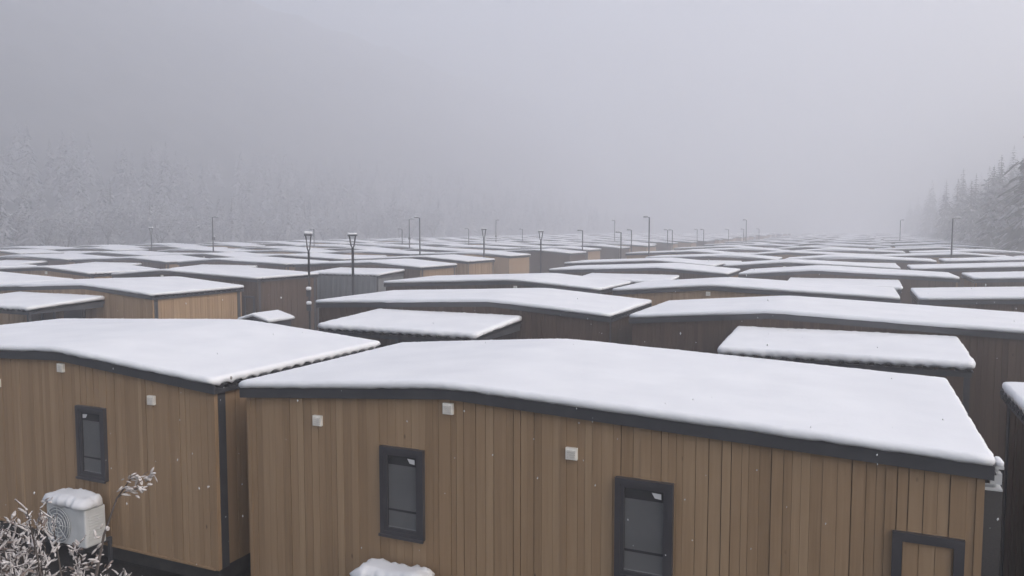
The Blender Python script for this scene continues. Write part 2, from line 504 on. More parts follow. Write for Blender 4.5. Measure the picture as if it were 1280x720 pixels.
def cabin_meshes(mir, tone, hi, front_tone):
    """meshes of one kind of cabin, local origin at the ground under the middle of its back wall"""
    key = (mir, tone, hi, front_tone)
    if key in MESH:
        return MESH[key]
    rng = random.Random(11 + mir * 3 + hi)
    out = {}
    wood = M['wood'] if tone == 'tan' else M['wood_dark']
    fwood = M['wood'] if front_tone == 'tan' else M['wood_dark']
    off = W / 2

    def fin(name, mb, mats, smooth=False, tones=False):
        mb.v = [(p[0] - off, p[1], p[2]) for p in mb.v]
        out[name] = mb.mesh(name, mats, smooth, mir, tones)

    zt = lambda x: roof_z(x) - 0.105
    # wall: closed body + boards on back and both sides
    mb = MB()
    prof = [(0, ZB), (W, ZB), (W, zt(W)), (RX, zt(RX)), (0, zt(0))]
    y0, y1 = 0.0, DEP
    vs = [(x, y0, z) for x, z in prof] + [(x, y1, z) for x, z in prof]
    bm = 1 if hi else 0
    mb.add(vs, [(0, 1, 2, 3, 4), (9, 8, 7, 6, 5)] + [(i, i + 5, (i + 1) % 5 + 5, (i + 1) % 5) for i in range(5)], bm, 0.5)
    if hi:
        boards(mb, 0.03, RX, 'y-', 0.0, lambda x: zt(x) - 0.004, ZB + 0.01, rng)
        boards(mb, RX, W - 0.03, 'y-', 0.0, lambda x: zt(x) - 0.004, ZB + 0.01, rng)
        boards(mb, 0.153, DEP - 0.153, 'x-', 0.0, lambda y: zt(0) - 0.004, ZB + 0.01, rng)
        boards(mb, 0.153, DEP - 0.153, 'x+', W, lambda y: zt(W) - 0.004, ZB + 0.01, rng)
    fin('wall', mb, [wood, M['gap']], tones=True)
    # front wall (the porch side)
    mb = MB()
    if hi:
        mb.slantbox(0.0, RX, DEP + 0.001, DEP + 0.012, ZB + .004, zt(0) - .006, zt(RX) - .006, 1)
        mb.slantbox(RX, W, DEP + 0.001, DEP + 0.012, ZB + .004, zt(RX) - .006, zt(W) - .006, 1)
        boards(mb, 0.03, RX, 'y+', DEP + 0.012, lambda x: zt(x) - 0.004, ZB + 0.01, rng)
        boards(mb, RX, W - 0.03, 'y+', DEP + 0.012, lambda x: zt(x) - 0.004, ZB + 0.01, rng)
    else:
        mb.slantbox(0.0, RX, DEP + 0.001, DEP + 0.03, ZB + .004, zt(0) - .006, zt(RX) - .006, 0)
        mb.slantbox(RX, W, DEP + 0.001, DEP + 0.03, ZB + .004, zt(RX) - .006, zt(W) - .006, 0)
    fin('front_wall', mb, [fwood, M['gap']], tones=True)
    # plinth
    mb = MB()
    mb.box(0.25, W - 0.25, 0.25, DEP - 0.25, -0.25, ZB - 0.003)
    fin('base', mb, [M['base']])
    # roof sheet: two pitches, ribs run down the slope (along x)
    mb = MB()
    ya, yb = -OV + 0.02, DEP + OV - 0.02
    prof = []
    y = ya
    if hi:
        while y < yb - 0.01:
            prof += [(y, -0.062), (y + 0.11, -0.062), (y + 0.13, -0.008), (y + 0.19, -0.008), (y + 0.22, -0.062)]
            y += 0.22
        prof = [(p, z) for p, z in prof if p <= yb] + [(yb, -0.062)]
    else:
        prof = [(ya, -0.008), (yb, -0.008)]
    xs = [-OV - 0.015, RX, W + OV + 0.015]
    vs, fs = [], []
    for x in xs:
        for py, pz in prof:
            vs.append((x, py, roof_z(x) + pz))
        for py, pz in prof:
            vs.append((x, py, roof_z(x) + pz - 0.012))
    n = len(prof)
    for k in range(2):
        for i in range(n - 1):
            a, b2 = k * 2 * n + i, (k + 1) * 2 * n + i
            fs.append((a, b2, b2 + 1, a + 1))
            fs.append((a + n, a + n + 1, b2 + n + 1, b2 + n))
    for k in (0, 2):
        for i in range(n - 1):
            a = k * 2 * n + i
            q = (a, a + 1, a + n + 1, a + n)
            fs.append(q if k == 0 else tuple(reversed(q)))
    mb.add(vs, fs)
    fin('roof', mb, [M['sheet']])
    # fascia along both gables and a slim trim under the eaves
    mb = MB()
    for yy in ((-OV, -OV + 0.022), (DEP + OV - 0.022, DEP + OV)):
        for xa, xb in ((-OV, RX), (RX, W + OV)):
            p = [(xa, yy[0]), (xb, yy[0]), (xb, yy[1]), (xa, yy[1])]
            vs = [(px, py, roof_z(px) - 0.115) for px, py in p] + [(px, py, roof_z(px) - 0.002) for px, py in p]
            mb.add(vs, [(0, 3, 2, 1), (4, 5, 6, 7), (0, 1, 5, 4), (1, 2, 6, 5), (2, 3, 7, 6), (3, 0, 4, 7)])
    for xa, xb, xr in ((-OV, -OV + 0.02, -OV), (W + OV - 0.02, W + OV, W + OV)):
        mb.box(xa, xb, -OV + 0.024, DEP + OV - 0.024, roof_z(xr) - 0.115, roof_z(xr) - 0.062)
    # soffit
    for xa, xb in ((-OV + 0.022, RX), (RX, W + OV - 0.022)):
        vs = [(px, py, roof_z(px) - 0.100 + dz) for dz in (0, 0.03) for px, py in ((xa, -OV + .024), (xb, -OV + .024), (xb, DEP + OV - .024), (xa, DEP + OV - .024))]
        mb.add(vs, [(0, 3, 2, 1), (4, 5, 6, 7), (0, 1, 5, 4), (1, 2, 6, 5), (2, 3, 7, 6), (3, 0, 4, 7)])
    fin('fascia', mb, [M['fascia']])
    # snow on the roof
    nx, ny = (150, 86) if hi == 2 else ((40, 20) if hi else (16, 8))
    sc = snow_cap(-OV - 0.005, W + OV + 0.005, -OV - 0.03, DEP + OV + 0.03, lambda x, y: roof_z(x, 0.012) + 0.006, 0.078, nx, ny, 0.05, 3 + mir * 5 + hi, 0.22, rib=('y', ya, 0.032) if hi == 2 else None)
    fin('snow', sc, [M['snow']], smooth=True)
    # canopy on the front: ribbed sheet falling away from the wall
    cx0, cx1 = W / 2 - 1.88, W / 2 + 1.88
    cy0, cy1 = DEP + 0.045, DEP + 2.35
    zc = lambda y: ZB + 2.165 - 0.115 * (y - cy0) / (cy1 - cy0)
    mb = MB()
    prof, x = [], cx0
    if hi:
        while x < cx1 - 0.01:
            prof += [(x, -0.05), (x + 0.12, -0.05), (x + 0.145, 0.0), (x + 0.195, 0.0), (x + 0.22, -0.05)]
            x += 0.22
        prof = [(p, z) for p, z in prof if p <= cx1] + [(cx1, -0.05)]
    else:
        prof = [(cx0, 0.0), (cx1, 0.0)]
    n = len(prof)
    vs = [(px, yy, zc(yy) + pz - dz) for yy in (cy0, cy1) for dz in (0, 0.012) for px, pz in prof]
    fs = []
    for i in range(n - 1):
        fs.append((i, i + 1, i + 2 * n + 1, i + 2 * n))
        fs.append((i + n, i + 3 * n, i + 3 * n + 1, i + n + 1))
        fs.append((i, i + n, i + n + 1, i + 1))
        fs.append((i + 2 * n, i + 2 * n + 1, i + 3 * n + 1, i + 3 * n))
    mb.add(vs, fs)
    # carrying frame
    mb.box(cx0 + 0.02, cx1 - 0.02, cy1 - 0.11, cy1 - 0.05, zc(cy1) - 0.14, zc(cy1) - 0.055)
    mb.box(cx0 + 0.02, cx1 - 0.02, cy0 + 0.005, cy0 + 0.05, zc(cy0) - 0.14, zc(cy0) - 0.06)
    for xx in (cx0 + 0.02, (cx0 + cx1) / 2 - 0.03, cx1 - 0.08):
        mb.slantbox(xx, xx + 0.06, cy0 + 0.052, cy1 - 0.112, zc(cy1) - 0.12, zc(cy0) - 0.06, zc(cy1) - 0.06, axis='y')
    fin('canopy', mb, [M['sheet']])
    sc = snow_cap(cx0 - 0.03, cx1 + 0.03, cy0 + 0.0, cy1 + 0.01, lambda x, y: zc(y) + 0.004, 0.105, 90 if hi else 8, 16 if hi else 5, 0.07, 9 + mir, 0.3, rib=('x', cx0, 0.03) if hi else None)
    fin('canopy_snow', sc, [M['snow_plain']], smooth=True)
    for k, xx in enumerate((cx0 + 0.04, cx1 - 0.12)):
        mb = MB()
        mb.box(xx, xx + 0.08, cy1 - 0.12, cy1 - 0.04, 0.0, zc(cy1) - 0.141)
        mb.box(xx - 0.05, xx + 0.13, cy1 - 0.17, cy1 + 0.01, 0.0, 0.012)
        fin('post%d' % k, mb, [M['pole']])
    # porch sheeting hung round the canopy of some cabins
    mb = MB()
    nseg = 40
    for k in range(nseg):
        xa, xb = cx0 + .06 + (cx1 - cx0 - .12) * k / nseg, cx0 + .06 + (cx1 - cx0 - .12) * (k + 1) / nseg
        wa, wb = 0.012 * math.sin(k * 1.9), 0.012 * math.sin((k + 1) * 1.9)
        yq = cy1 - 0.02
        vs = [(xa, yq + wa, .03), (xb, yq + wb, .03), (xb, yq + wb, zc(cy1) - .04), (xa, yq + wa, zc(cy1) - .04),
              (xa, yq + wa + .008, .03), (xb, yq + wb + .008, .03), (xb, yq + wb + .008, zc(cy1) - .04), (xa, yq + wa + .008, zc(cy1) - .04)]
        mb.add(vs, [(0, 1, 2, 3), (7, 6, 5, 4), (3, 2, 6, 7), (0, 4, 5, 1)])
    for xx in (cx0 + .05, cx1 - .06):
        mb.slantbox(xx, xx + 0.01, cy0 + .06, cy1 - .13, .03, zc(cy0) - .15, zc(cy1) - .15, axis='y')
    fin('porch_screen', mb, [M['screen']])
    if hi:
        # corner trims at the back corners and front corners
        mb = MB()
        for xa in (-0.026, W - 0.03):
            mb.box(xa, xa + 0.056, -0.027, 0.03, ZB - 0.01, zt(0) - 0.012)
            mb.box(xa, xa + 0.056, DEP - 0.02, DEP + 0.038, ZB - 0.01, zt(0) - 0.012)
        mb.box(0.032, W - 0.032, -0.03, -0.001, ZB - 0.02, ZB + 0.008)
        for xa in (-0.03, W + 0.0005):
            mb.box(xa, xa + 0.0295, 0.032, 0.15, ZB - 0.01, zt(0) - 0.012, 1)
            mb.box(xa, xa + 0.0295, DEP - 0.15, DEP - 0.022, ZB - 0.01, zt(0) - 0.012, 1)
        fin('corner_trim', mb, [wood, M['fascia']])
        # a strip lamp-like meter bracket is not part of every cabin, see meter_box below
        vx = [(1.02, ZB + 2.03), (2.70, ZB + 2.325), (4.06, ZB + 2.01)]
        for k, (x, z) in enumerate(vx):
            s = 0.058
            mb = MB()
            mb.box(x - s, x + s, -0.055, -0.020, z - s, z + s)
            fin('vent%d' % k, mb, [M['vent']])
            mb = MB()
            for q in range(4):
                zq = z - s * .75 + q * s * .36
                mb.box(x - s * 0.74, x + s * 0.74, -0.066, -0.0552, zq, zq + s * .26)
            fin('grille%d' % k, mb, [M['vent_in']])
        for k, (x0, x1) in enumerate(((1.865, 2.405), (4.505, 5.055))):
            z0, z1 = ZB + 0.865, ZB + 1.845
            f = 0.052
            mb = MB()                                             # outer frame
            mb.box(x0, x1, -0.075, -0.012, z1 - f, z1)
            mb.box(x0, x1, -0.075, -0.012, z0, z0 + f)
            mb.box(x0, x0 + f, -0.075, -0.012, z0 + f, z1 - f)
            mb.box(x1 - f, x1, -0.075, -0.012, z0 + f, z1 - f)
            mb.box(x0 - 0.008, x1 + 0.008, -0.098, -0.076, z0 - 0.012, z0 + 0.016)
            fin('window%d' % k, mb, [M['frame']])
            g = 0.036
            a0, a1, b0, b1 = x0 + f, x1 - f, z0 + f, z1 - f
            mb = MB()                                             # opening sash
            mb.box(a0, a1, -0.064, -0.015, b1 - g, b1)
            mb.box(a0, a1, -0.064, -0.015, b0, b0 + g)
            mb.box(a0, a0 + g, -0.064, -0.015, b0 + g, b1 - g)
            mb.box(a1 - g, a1, -0.064, -0.015, b0 + g, b1 - g)
            fin('sash%d' % k, mb, [M['frame']])
            mb = MB()
            mb.box(a0 + g, a1 - g, -0.046, -0.042, b0 + g, b1 - g)
            fin('pane%d' % k, mb, [M['glass']])
            mb = MB()                                             # what hangs behind the pane
            zz = b0 + g + 0.235 * (b1 - b0)
            mb.box(a0 + g, a1 - g, -0.030, -0.0235, zz, b1 - g - 0.11)
            mb.box(a0 + g, a1 - g, -0.034, -0.0235, b0 + g, zz - 0.025)
            mb.box(a0 + g, a1 - g, -0.040, -0.0345, b0 + g, b0 + g + 0.012, 1)
            mb.box(a0 + g, a1 - g, -0.031, -0.0238, b1 - g - 0.109, b1 - g, 2)
            mb.box(a0 + g, a1 - g, -0.031, -0.0238, zz - 0.024, zz - 0.001, 2)
            fin('blind%d' % k, mb, [M['blind'], M['sticker'], M['frame']])
            mb = MB()
            sx = a1 - g - 0.115
            mb.add([(sx, -0.0475, b1 - g - 0.02), (sx + 0.09, -0.0475, b1 - g - 0.026), (sx + 0.092, -0.0475, b1 - g - 0.078), (sx + 0.03, -0.0475, b1 - g - 0.07),
                    (sx, -0.0462, b1 - g - 0.02), (sx + 0.09, -0.0462, b1 - g - 0.026), (sx + 0.092, -0.0462, b1 - g - 0.078), (sx + 0.03, -0.0462, b1 - g - 0.07)],
                   [(0, 3, 2, 1), (4, 5, 6, 7), (0, 1, 5, 4), (1, 2, 6, 5), (2, 3, 7, 6), (3, 0, 4, 7)])
            fin('sticker%d' % k, mb, [M['sticker']])
        # service hatch near the far corner of the back wall
        x0, x1, z0, z1, f = 6.865, 7.385, ZB + 0.92, ZB + 1.70, 0.075
        mb = MB()
        mb.box(x0, x1, -0.062, -0.012, z1 - f, z1)
        mb.box(x0, x1, -0.062, -0.012, z0, z0 + f)
        mb.box(x0, x0 + f, -0.062, -0.012, z0 + f, z1 - f)
        mb.box(x1 - f, x1, -0.062, -0.012, z0 + f, z1 - f)
        fin('hatch', mb, [M['frame']])
        mb = MB()
        a, q = x0 + f + 0.004, 0
        while a < x1 - f - 0.02:
            w = min(0.118, x1 - f - 0.004 - a)
            mb.box(a, a + w - 0.005, -0.036, -0.026, z0 + f + .003, z1 - f - .003, 0, (0.35, 0.75, 0.5, 0.6)[q % 4])
            a += w; q += 1
        fin('panel', mb, [wood], tones=True)
        # door and a window under the porch
        yf = DEP + 0.033
        x0, x1 = W / 2 - 1.0, W / 2 - 0.1
        mb = MB()
        mb.box(x0, x1, yf, yf + 0.04, ZB + 0.03, ZB + 2.02)
        mb.box(x0 + .1, x1 - .1, yf + .04, yf + .05, ZB + 1.2, ZB + 1.9)
        fin('door', mb, [M['frame']])
        mb = MB()
        mb.box(x0 + 0.06, x0 + 0.09, yf + 0.041, yf + 0.09, ZB + 0.98, ZB + 1.12)
        fin('handle', mb, [M['vent']])
        x0, x1, z0, z1, f = W / 2 + 0.3, W / 2 + 1.5, ZB + 0.9, ZB + 1.95, 0.06
        mb = MB()
        mb.box(x0, x1, yf, yf + 0.05, z1 - f, z1)
        mb.box(x0, x1, yf, yf + 0.05, z0, z0 + f)
        mb.box(x0, x0 + f, yf, yf + 0.05, z0 + f, z1 - f)
        mb.box(x1 - f, x1, yf, yf + 0.05, z0 + f, z1 - f)
        mb.box((x0 + x1) / 2 - .03, (x0 + x1) / 2 + .03, yf, yf + 0.05, z0 + f, z1 - f)
        fin('window2', mb, [M['frame']])
        mb = MB()
        mb.box(x0 + f, (x0 + x1) / 2 - .03, yf + .01, yf + 0.02, z0 + f, z1 - f)
        mb.box((x0 + x1) / 2 + .03, x1 - f, yf + .01, yf + 0.02, z0 + f, z1 - f)
        fin('pane2', mb, [M['glass']])
    MESH[key] = out
    return out


def cabin(xl, yback, mir, facing, tone, front_tone, hi, label, group, screen=False, cdx=0.0, porch=True):
    """xl: left end of the wall in the world; facing 'back' shows its back wall to -Y, 'front' its porch"""
    ms = cabin_meshes(mir, tone, hi, front_tone)
    root = bpy.data.objects.new('wooden_cabin', None)
    root.empty_display_size = 0.3
    rz = 0.0 if facing == 'back' else math.pi
    y = yback if facing == 'back' else yback + DEP + 0.03
    root.location = (xl + W / 2, y, gz(0, yback))
    root.rotation_euler = (0, 0, rz)
    C.objects.link(root)
    tag(root, label, 'cabin', group)
    link('wall', ms['wall'], root)
    link('front_wall', ms['front_wall'], root)
    rf = link('roof', ms['roof'], root)
    link('snow', ms['snow'], rf)
    far = yback > 62
    if not far:
        link('base', ms['base'], root)
        link('fascia', ms['fascia'], rf)
    else:
        link('fascia', ms['fascia'], rf)
    if porch:
        cn = link('canopy', ms['canopy'], root, (-cdx if facing == 'front' else cdx, 0, 0))
        link('snow', ms['canopy_snow'], cn)
    if porch and not far:
        link('post', ms['post0'], cn)
        link('post', ms['post1'], cn)
    if screen:
        link('porch_screen', ms['porch_screen'], root, (-cdx if facing == 'front' else cdx, 0, 0))
    if hi:
        link('corner_trim', ms['corner_trim'], root)
        for k in range(3):
            v = link('vent', ms['vent%d' % k], root)
            link('grille', ms['grille%d' % k], v)
        for k in range(2):
            w = link('window', ms['window%d' % k], root)
            for nm in ('sash', 'pane', 'blind', 'sticker'):
                link(nm, ms[nm + str(k)], w)
        h = link('hatch', ms['hatch'], root)
        link('panel', ms['panel'], h)
        dr = link('door', ms['door'], root)
        link('handle', ms['handle'], dr)
        w = link('window', ms['window2'], root)
        link('pane', ms['pane2'], w)
    return root


# rows of cabins: odd rows turn their backs to the camera, even rows their porches
rngL = random.Random(5)
G_NEAR = 'timber cabins in the nearest rows'
G_FAR = 'snow roofed cabins in rows running back into the fog'
rows = []
yb = 7.0
for k in range(1, 46):
    rows.append(yb)
    yb += 8.65 if k % 2 else (6.55 if k > 1 else 6.55)
    if k == 3:
        yb += 0.8
NEAR_LABEL = {
    (1, 'mid', 1): 'large tan timber cabin in front with two dark windows and smooth snowy roof',
    (1, 'mid', 0): 'tan cabin left of the largest one, snowed air conditioner below its window',
    (1, 'mid', 2): 'brown cabin corner right of the large front cabin, only its eave and side wall showing',
    (2, 'mid', 0): 'dark brown cabin behind the gap of the two front cabins, snowy porch canopy',
    (2, 'mid', 1): 'dark brown cabin right behind the large front cabin, wide snowy porch canopy',
    (2, 'left', 0): 'cabin at the left with a lit tan end wall facing the lane',
    (2, 'left', 1): 'cabin at the left picture edge with a snowy porch roof before it',
    (3, 'left', 0): 'dark brown walled cabin behind the tan end wall, its corner beside the lamp post',
    (4, 'left', 0): 'cabin with grey sheeted porch behind the forked lamp post by the lane',
    (6, 'left', 0): 'cabin with grey sheeted porch behind the second pair of forked lamp posts',
}
LABELS = {}
count = 0
cand = []
for k, y in enumerate(rows, 1):
    odd = k % 2 == 1
    jx = 0.0 if k <= 4 else rngL.uniform(-0.8, 0.8)
    b = (-6.83 if odd else -4.52) + jx
    mids = []
    for i in range(4):
        side_x = [b - 0.27 - W, b + 0.29, b + 0.29 + W + 0.58 + 0.0, b + 0.29 + 2 * W + 1.0][i]
        mids.append(('mid', i, side_x + (0.13 if (k, i) == (1, 2) else 0.0), i % 2 == 0))
    le = {1: -18.0, 2: -18.1, 3: -20.25, 4: -18.9}.get(k, -20.2 + rngL.uniform(-1.2, 1.2))
    lefts = []
    x = le
    for i in range(4):
        lr = (i % 2 == 0) if k != 3 else (i % 2 == 1)
        lefts.append(('left', i, x - W, lr))
        x -= W + (0.55 if i % 2 == 0 else 1.0)
        if k == 3 and i == 0:
            x -= 0.9
    x -= 4.5 + rngL.uniform(-1, 1)
    outs = []
    for i in range(3):
        outs.append(('outer', i, x - W, i % 2 == 0))
        x -= W + 0.7
    for blk, i, xl, rightridge in mids + lefts + outs:
        if k <= 4:
            yy = y
        else:
            yy = y + rngL.uniform(-0.35, 0.35)
        cand.append((k, blk, i, xl, yy, rightridge, odd))

# keep what the picture can show (a margin each side for a step aside)
keep = []
for c in cand:
    k, blk, i, xl, yy, rr, odd = c
    if yy > 330:
        continue
    if xl + W > (17.5 if yy < 58 else 12.0) or xl < -80:
        continue
    a_r = math.degrees(math.atan2(xl, yy))            # left end
    a_l = math.degrees(math.atan2(xl + W, yy + DEP))
    if a_l < -58.5 - 3 and k > 1:
        continue
    if a_r > 9.4 + 4 and k > 1:
        continue
    if k == 1 and (blk != 'mid' or i > 2):
        continue
    keep.append(c)
keep.sort(key=lambda c: math.hypot(c[3] + W / 2, c[4]))
keep = keep[:298]
for c in keep:
    k, blk, i, xl, yy, rr, odd = c
    hi = 2 if k == 1 else (1 if yy < 40 and xl > -45 else 0)
    rl = random.Random(k * 100 + i * 7 + len(blk))
    facing = 'back' if odd else 'front'
    # the ridge sits near one end: from the camera near the right end when rr
    mir = rr if odd else (not rr)
    tone = 'tan'
    if (k, blk, i) == (3, 'left', 0):
        tone = 'dark'
    elif k > 4:
        tone = 'tan' if rl.random() < 0.6 else 'dark'
    elif k == 3:
        tone = 'tan' if i == 1 else 'dark'
    elif (k, blk, i) == (1, 'mid', 2) or (k == 2 and blk == 'mid'):
        tone = 'dark'
    ft = 'tan' if (k, blk, i) == (2, 'left', 0) else 'dark' if (k <= 4 or rl.random() < 0.7) else 'tan'
    scr = (k, blk, i) in ((4, 'left', 0), (6, 'left', 0), (2, 'left', 1)) or (k > 6 and not odd and rl.random() < 0.2)
    if (k, blk, i) in NEAR_LABEL:
        lab, grp = NEAR_LABEL[(k, blk, i)], G_NEAR
    else:
        blockname = {'mid': 'right of the lamp post lane', 'left': 'left of the lamp post lane', 'outer': 'in the leftmost block by the slope'}[blk]
        lab = 'snow-roofed cabin, %s row back, %s house %s' % (ORD[k - 1] if k <= 30 else 'thirty-' + ORD[k - 31], ORD[i], blockname)
        grp = G_FAR
    cabin(xl, yy, mir, facing, tone, ft, hi, lab, grp, scr, cdx={(4, 'left', 0): 1.0, (2, 'mid', 1): 0.25, (2, 'mid', 0): -0.1}.get((k, blk, i), 0.0), porch=k > 1)

# ------------------------------------------------------------------ air conditioner units below the windows
def air_conditioner(cx, yback, label, z0, flip=False):
    root = bpy.data.objects.new('air_conditioner', None)
    root.location = (cx, yback, gz(0, yback))
    C.objects.link(root)
    tag(root, label, 'air conditioner', 'outdoor air conditioner units behind the front cabins')
    w, dp, h = 0.74, 0.30, 0.50
    y1 = -0.16; y0 = y1 - dp
    mb = MB()
    mb.box(-w / 2, w / 2, y0, y1, z0, z0 + h)
    me = mb.mesh('casing', [M['ac']])
    cs = link('casing', me, root)
    bv = cs.modifiers.new('round', 'BEVEL'); bv.width = 0.025; bv.segments = 3
    fx = -0.13 if not flip else 0.13
    mb = MB()                                              # fan grille
    n = 28
    for rr in (0.05, 0.10, 0.15, 0.20, 0.235):
        ring = [(fx + rr * math.cos(2 * math.pi * q / n), y0 - 0.018, z0 + h / 2 + rr * math.sin(2 * math.pi * q / n)) for q in range(n + 1)]
        mb.tube(ring, 0.006, 5, cap=False)
    for q in range(8):
        a = math.pi * q / 4
        mb.tube([(fx + .03 * math.cos(a), y0 - .02, z0 + h / 2 + .03 * math.sin(a)), (fx + .238 * math.cos(a), y0 - .02, z0 + h / 2 + .238 * math.sin(a))], 0.005, 5)
    link('fan_grille', mb.mesh('fan_grille', [M['ac']], True), root)
    mb = MB()
    vs = [(fx + .232 * math.cos(2 * math.pi * q / n), y0 - .004, z0 + h / 2 + .232 * math.sin(2 * math.pi * q / n)) for q in range(n)]
    vs += [(p[0], y0 - 0.0005, p[2]) for p in vs]
    mb.add(vs, [tuple(range(n))] + [(q, q + n, (q + 1) % n + n, (q + 1) % n) for q in range(n)])
    link('fan', mb.mesh('fan', [M['ac_dark']]), root)
    for sx in (-0.29, 0.25):
        mb = MB()
        mb.box(sx, sx + 0.04, y0 - 0.02, -0.02, z0 - 0.042, z0 - 0.002)
        mb.box(sx, sx + 0.04, -0.06, -0.02, z0 - 0.36, z0 - 0.043)
        link('bracket', mb.mesh('bracket', [M['fascia']]), root)
    mb = MB()
    for q in range(9):
        mb.box(w / 2 + .0005, w / 2 + .008, y0 + .05, y1 - .05, z0 + .10 + q * .036, z0 + .114 + q * .036)
    link('louvre', mb.mesh('louvre', [M['ac']]), root)
    sc = snow_cap(-w / 2 - .05, w / 2 + .05, y0 - .05, y1 + .02, lambda x, y: z0 + h + 0.002 - 0.02 * max(0, abs(x) - .3), 0.15, 24, 12, 0.11, 21 + cx, 0.5, tv=0.28, tf=2.2)
    link('snow', sc.mesh('snow', [M['snow_plain']], True), root)
    return root


air_conditioner(-9.24, 7.0, 'white outdoor air conditioner under thick snow, behind the snowy shrub', 0.47)
air_conditioner(-4.34, 7.0, 'snow-capped air conditioner below the narrow window of the large front cabin', 0.365)


# meter box by the right end of the big cabin
root = bpy.data.objects.new('meter_box', None)
root.location = (0.94, 7.02, ZB)
C.objects.link(root)
tag(root, 'small white meter box with ledges in the gap right of the large front cabin', 'meter box')
mb = MB(); mb.box(0.075, 0.155, 0.06, 0.16, 2.15, 2.235); mb.box(0.105, 0.165, 0.05, 0.20, 2.275, 2.295)
mb.box(0.115, 0.135, 0.10, 0.12, 2.236, 2.274); mb.box(0.10, 0.12, 0.10, 0.12, 2.117, 2.149)
link('casing', mb.mesh('casing', [M['ac']]), root)
mb = MB(); mb.box(0.03, 0.16, 0.04, 0.18, 2.10, 2.116)
link('shelf', mb.mesh('shelf', [M['ac']]), root)
sc = snow_cap(0.10, 0.17, 0.045, 0.205, lambda x, y: 2.296, 0.05, 6, 6, 0.03, 4, 0.2)
link('snow', sc.mesh('snow', [M['snow_plain']], True), root)

# ------------------------------------------------------------------ little shed in the lane
root = bpy.data.objects.new('garden_shed', None)
root.location = (-15.12, 16.9, gz(0, 16.9))
C.objects.link(root)
tag(root, 'small slate grey shed with snowy gable roof standing in the lane', 'shed')
sw, sd, sh = 0.98, 0.9, 1.96
mb = MB()
prof = [(-sw / 2, 0), (sw / 2, 0), (sw / 2, sh), (0, sh + .13), (-sw / 2, sh)]
vs = [(x, -sd / 2, z) for x, z in prof] + [(x, sd / 2, z) for x, z in prof]
mb.add(vs, [(0, 1, 2, 3, 4), (9, 8, 7, 6, 5)] + [(i, i + 5, (i + 1) % 5 + 5, (i + 1) % 5) for i in range(5)])
link('wall', mb.mesh('wall', [M['slate']]), root)
zr = lambda x: sh + .15 - .13 * abs(x) / (sw / 2)
mb = MB()
for xa, xb in ((-sw / 2 - .07, 0), (0, sw / 2 + .07)):
    vs = [(x, y, zr(x) + dz) for dz in (0, .03) for x, y in ((xa, -sd / 2 - .07), (xb, -sd / 2 - .07), (xb, sd / 2 + .07), (xa, sd / 2 + .07))]
    mb.add(vs, [(0, 3, 2, 1), (4, 5, 6, 7), (0, 1, 5, 4), (1, 2, 6, 5), (2, 3, 7, 6), (3, 0, 4, 7)])
rf = link('roof', mb.mesh('roof', [M['fascia']]), root)
sc = snow_cap(-sw / 2 - .09, sw / 2 + .09, -sd / 2 - .09, sd / 2 + .09, lambda x, y: zr(x) + .032, 0.09, 16, 12, 0.07, 6)
link('snow', sc.mesh('snow', [M['snow_plain']], True), rf)
mb = MB(); mb.box(-.32, .32, -sd / 2 - .03, -sd / 2 - .001, .05, 1.8)
dr = link('door', mb.mesh('door', [M['fascia']]), root)
mb = MB(); mb.box(.22, .26, -sd / 2 - .06, -sd / 2 - .031, .9, 1.0)
link('handle', mb.mesh('handle', [M['vent']]), dr)

# ------------------------------------------------------------------ lamp posts
LP = {}
FOOT = []
for k, blk, i, xl, yy, rr, odd in keep:
    FOOT.append((xl - .1, xl + W + .1, yy - .1, yy + DEP + .1))
    m0 = xl + W / 2
    FOOT.append((m0 - 2.2, m0 + 2.2, yy + DEP, yy + DEP + 2.4) if odd and k > 1 else (m0 - 2.2, m0 + 2.2, yy - 2.4, yy))


